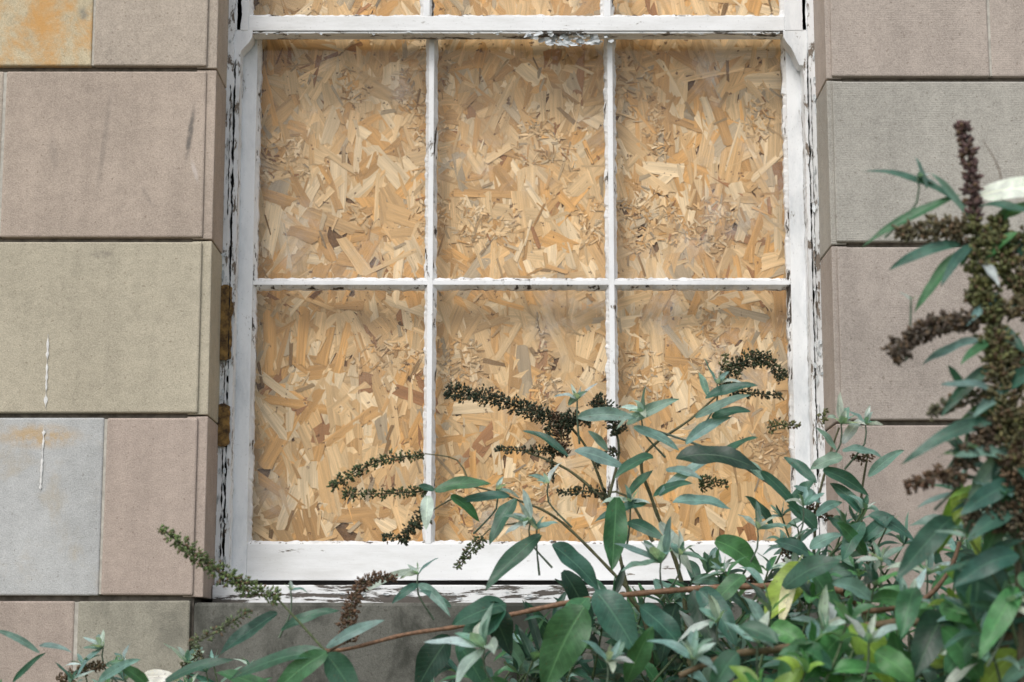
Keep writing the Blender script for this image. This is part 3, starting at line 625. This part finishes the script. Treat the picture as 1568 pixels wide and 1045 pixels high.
for a in [(1480,318,1320,262,16,T_),(1470,300,1318,380,22,M_),(1420,290,1400,240,12,SB_),(1480,330,1425,265,16,SB_),(1470,375,1360,415,22,T_),(1480,380,1400,480,24,M_),(1490,372,1440,440,20,T_),
  (1500,300,1620,296,44,(.78,.82,.80)),(1500,315,1600,335,24,T_),(1500,520,1410,560,22,SB_),(1520,560,1440,640,24,T_),(1530,600,1600,560,30,T_),(1530,600,1440,590,24,SB_),(1540,640,1380,712,28,T_),(1540,620,1460,660,30,M_),
  (1550,700,1460,700,26,SB_),(1550,705,1600,760,36,T_),(1555,740,1470,790,36,T_),(1560,760,1500,870,40,M_),(1530,420,1590,470,26,M_),(1510,440,1520,400,16,S_),(1500,400,1530,440,20,S_),(1540,690,1520,790,32,T_),(1480,610,1450,560,16,T_),(1550,480,1600,430,20,T_),
  (1560,850,1460,900,44,T_),(1560,880,1620,960,46,M_),(1560,900,1500,1010,44,G_),(1545,660,1440,735,26,T_),(1550,680,1480,770,30,SB_),(1540,560,1600,610,30,T_),(1520,340,1590,310,24,M_),(1515,350,1580,400,26,T_),(1555,730,1600,830,40,D_),(1555,780,1480,830,34,T_),(1520,500,1570,540,26,T_),
  (1510,395,1560,355,20,G_),(1505,360,1470,410,18,M_),(1525,520,1470,560,20,M_),(1530,450,1480,500,18,SB_),(1545,600,1490,640,22,SB_)]:
    E.ml(a[0],a[1],a[2],a[3],a[4],yn,a[5],fold=(.1 if a[5][0]>.7 else None))
for (x,y,r,n) in [(1405,272,36,5),(1500,640,40,6),(1395,460,20,3),(1560,560,50,6),(1540,930,60,7),(1480,690,44,6),(1550,760,50,6)]: E.rosp(x,y,yn,r,n)
for i in range(16):
    px_=R.uniform(1450,1640); py=R.uniform(640,980); tip=P(px_,py,yn+R.uniform(0,.25)); base=tip+Vector((R.uniform(0,.08),.04,-.13)); q=spl([base,(base+tip)/2+Vector((.01,0,0)),tip]); E.sprig(q,.085,.022,[T_,T_,M_,SB_],.03,.1,.8,R.random()<.4)
E.build('buddleja_bush',PM)
# ---------------------------------------------------------------- ground
gm_=simple('soil_and_grass',(.11,.11,.06),(.14,.11,.08),6,.95)
mesh('ground',[(-150,-150,0),(150,-150,0),(150,150,0),(-150,150,0)],[(0,1,2,3)],gm_)
# ---------------------------------------------------------------- light
sd=Vector((-.42,-.90,1.15)).normalized()
w=bpy.data.worlds.new('World'); scene.world=w; w.use_nodes=True; nt=w.node_tree
bg=nt.nodes['Background']; sk=N(nt,'ShaderNodeTexSky'); sk.sky_type='NISHITA'; sk.sun_disc=False; sk.sun_elevation=math.asin(sd.z); sk.sun_rotation=math.atan2(sd.x,sd.y); sk.air_density=1.; sk.dust_density=3.
hs=N(nt,'ShaderNodeHueSaturation'); hs.inputs['Saturation'].default_value=.5; hs.inputs['Value'].default_value=1.2; L(nt,sk.outputs[0],hs.inputs['Color']); L(nt,hs.outputs[0],bg.inputs['Color']); bg.inputs['Strength'].default_value=.15
sl_=bpy.data.lights.new('sun','SUN'); sl_.energy=1.5; sl_.angle=math.radians(18); sl_.color=(1,.965,.92); so=bpy.data.objects.new('sun',sl_); scene.collection.objects.link(so)
so.rotation_euler=(-sd).to_track_quat('-Z','Y').to_euler(); so.location=(-3,-5,8)
scene.view_settings.view_transform='Standard'; scene.view_settings.look='None'; scene.view_settings.exposure=0
cd=bpy.data.cameras.new('camera'); cam=bpy.data.objects.new('camera',cd); scene.collection.objects.link(cam); scene.camera=cam
cam.location=(0,-D,CZ); cam.rotation_euler=(math.radians(90)+TH,0,0); cd.lens=70; cd.sensor_width=36; cd.clip_end=500; cd.clip_start=.05
cd.dof.use_dof=True; cd.dof.focus_distance=3.7; cd.dof.aperture_fstop=5.6
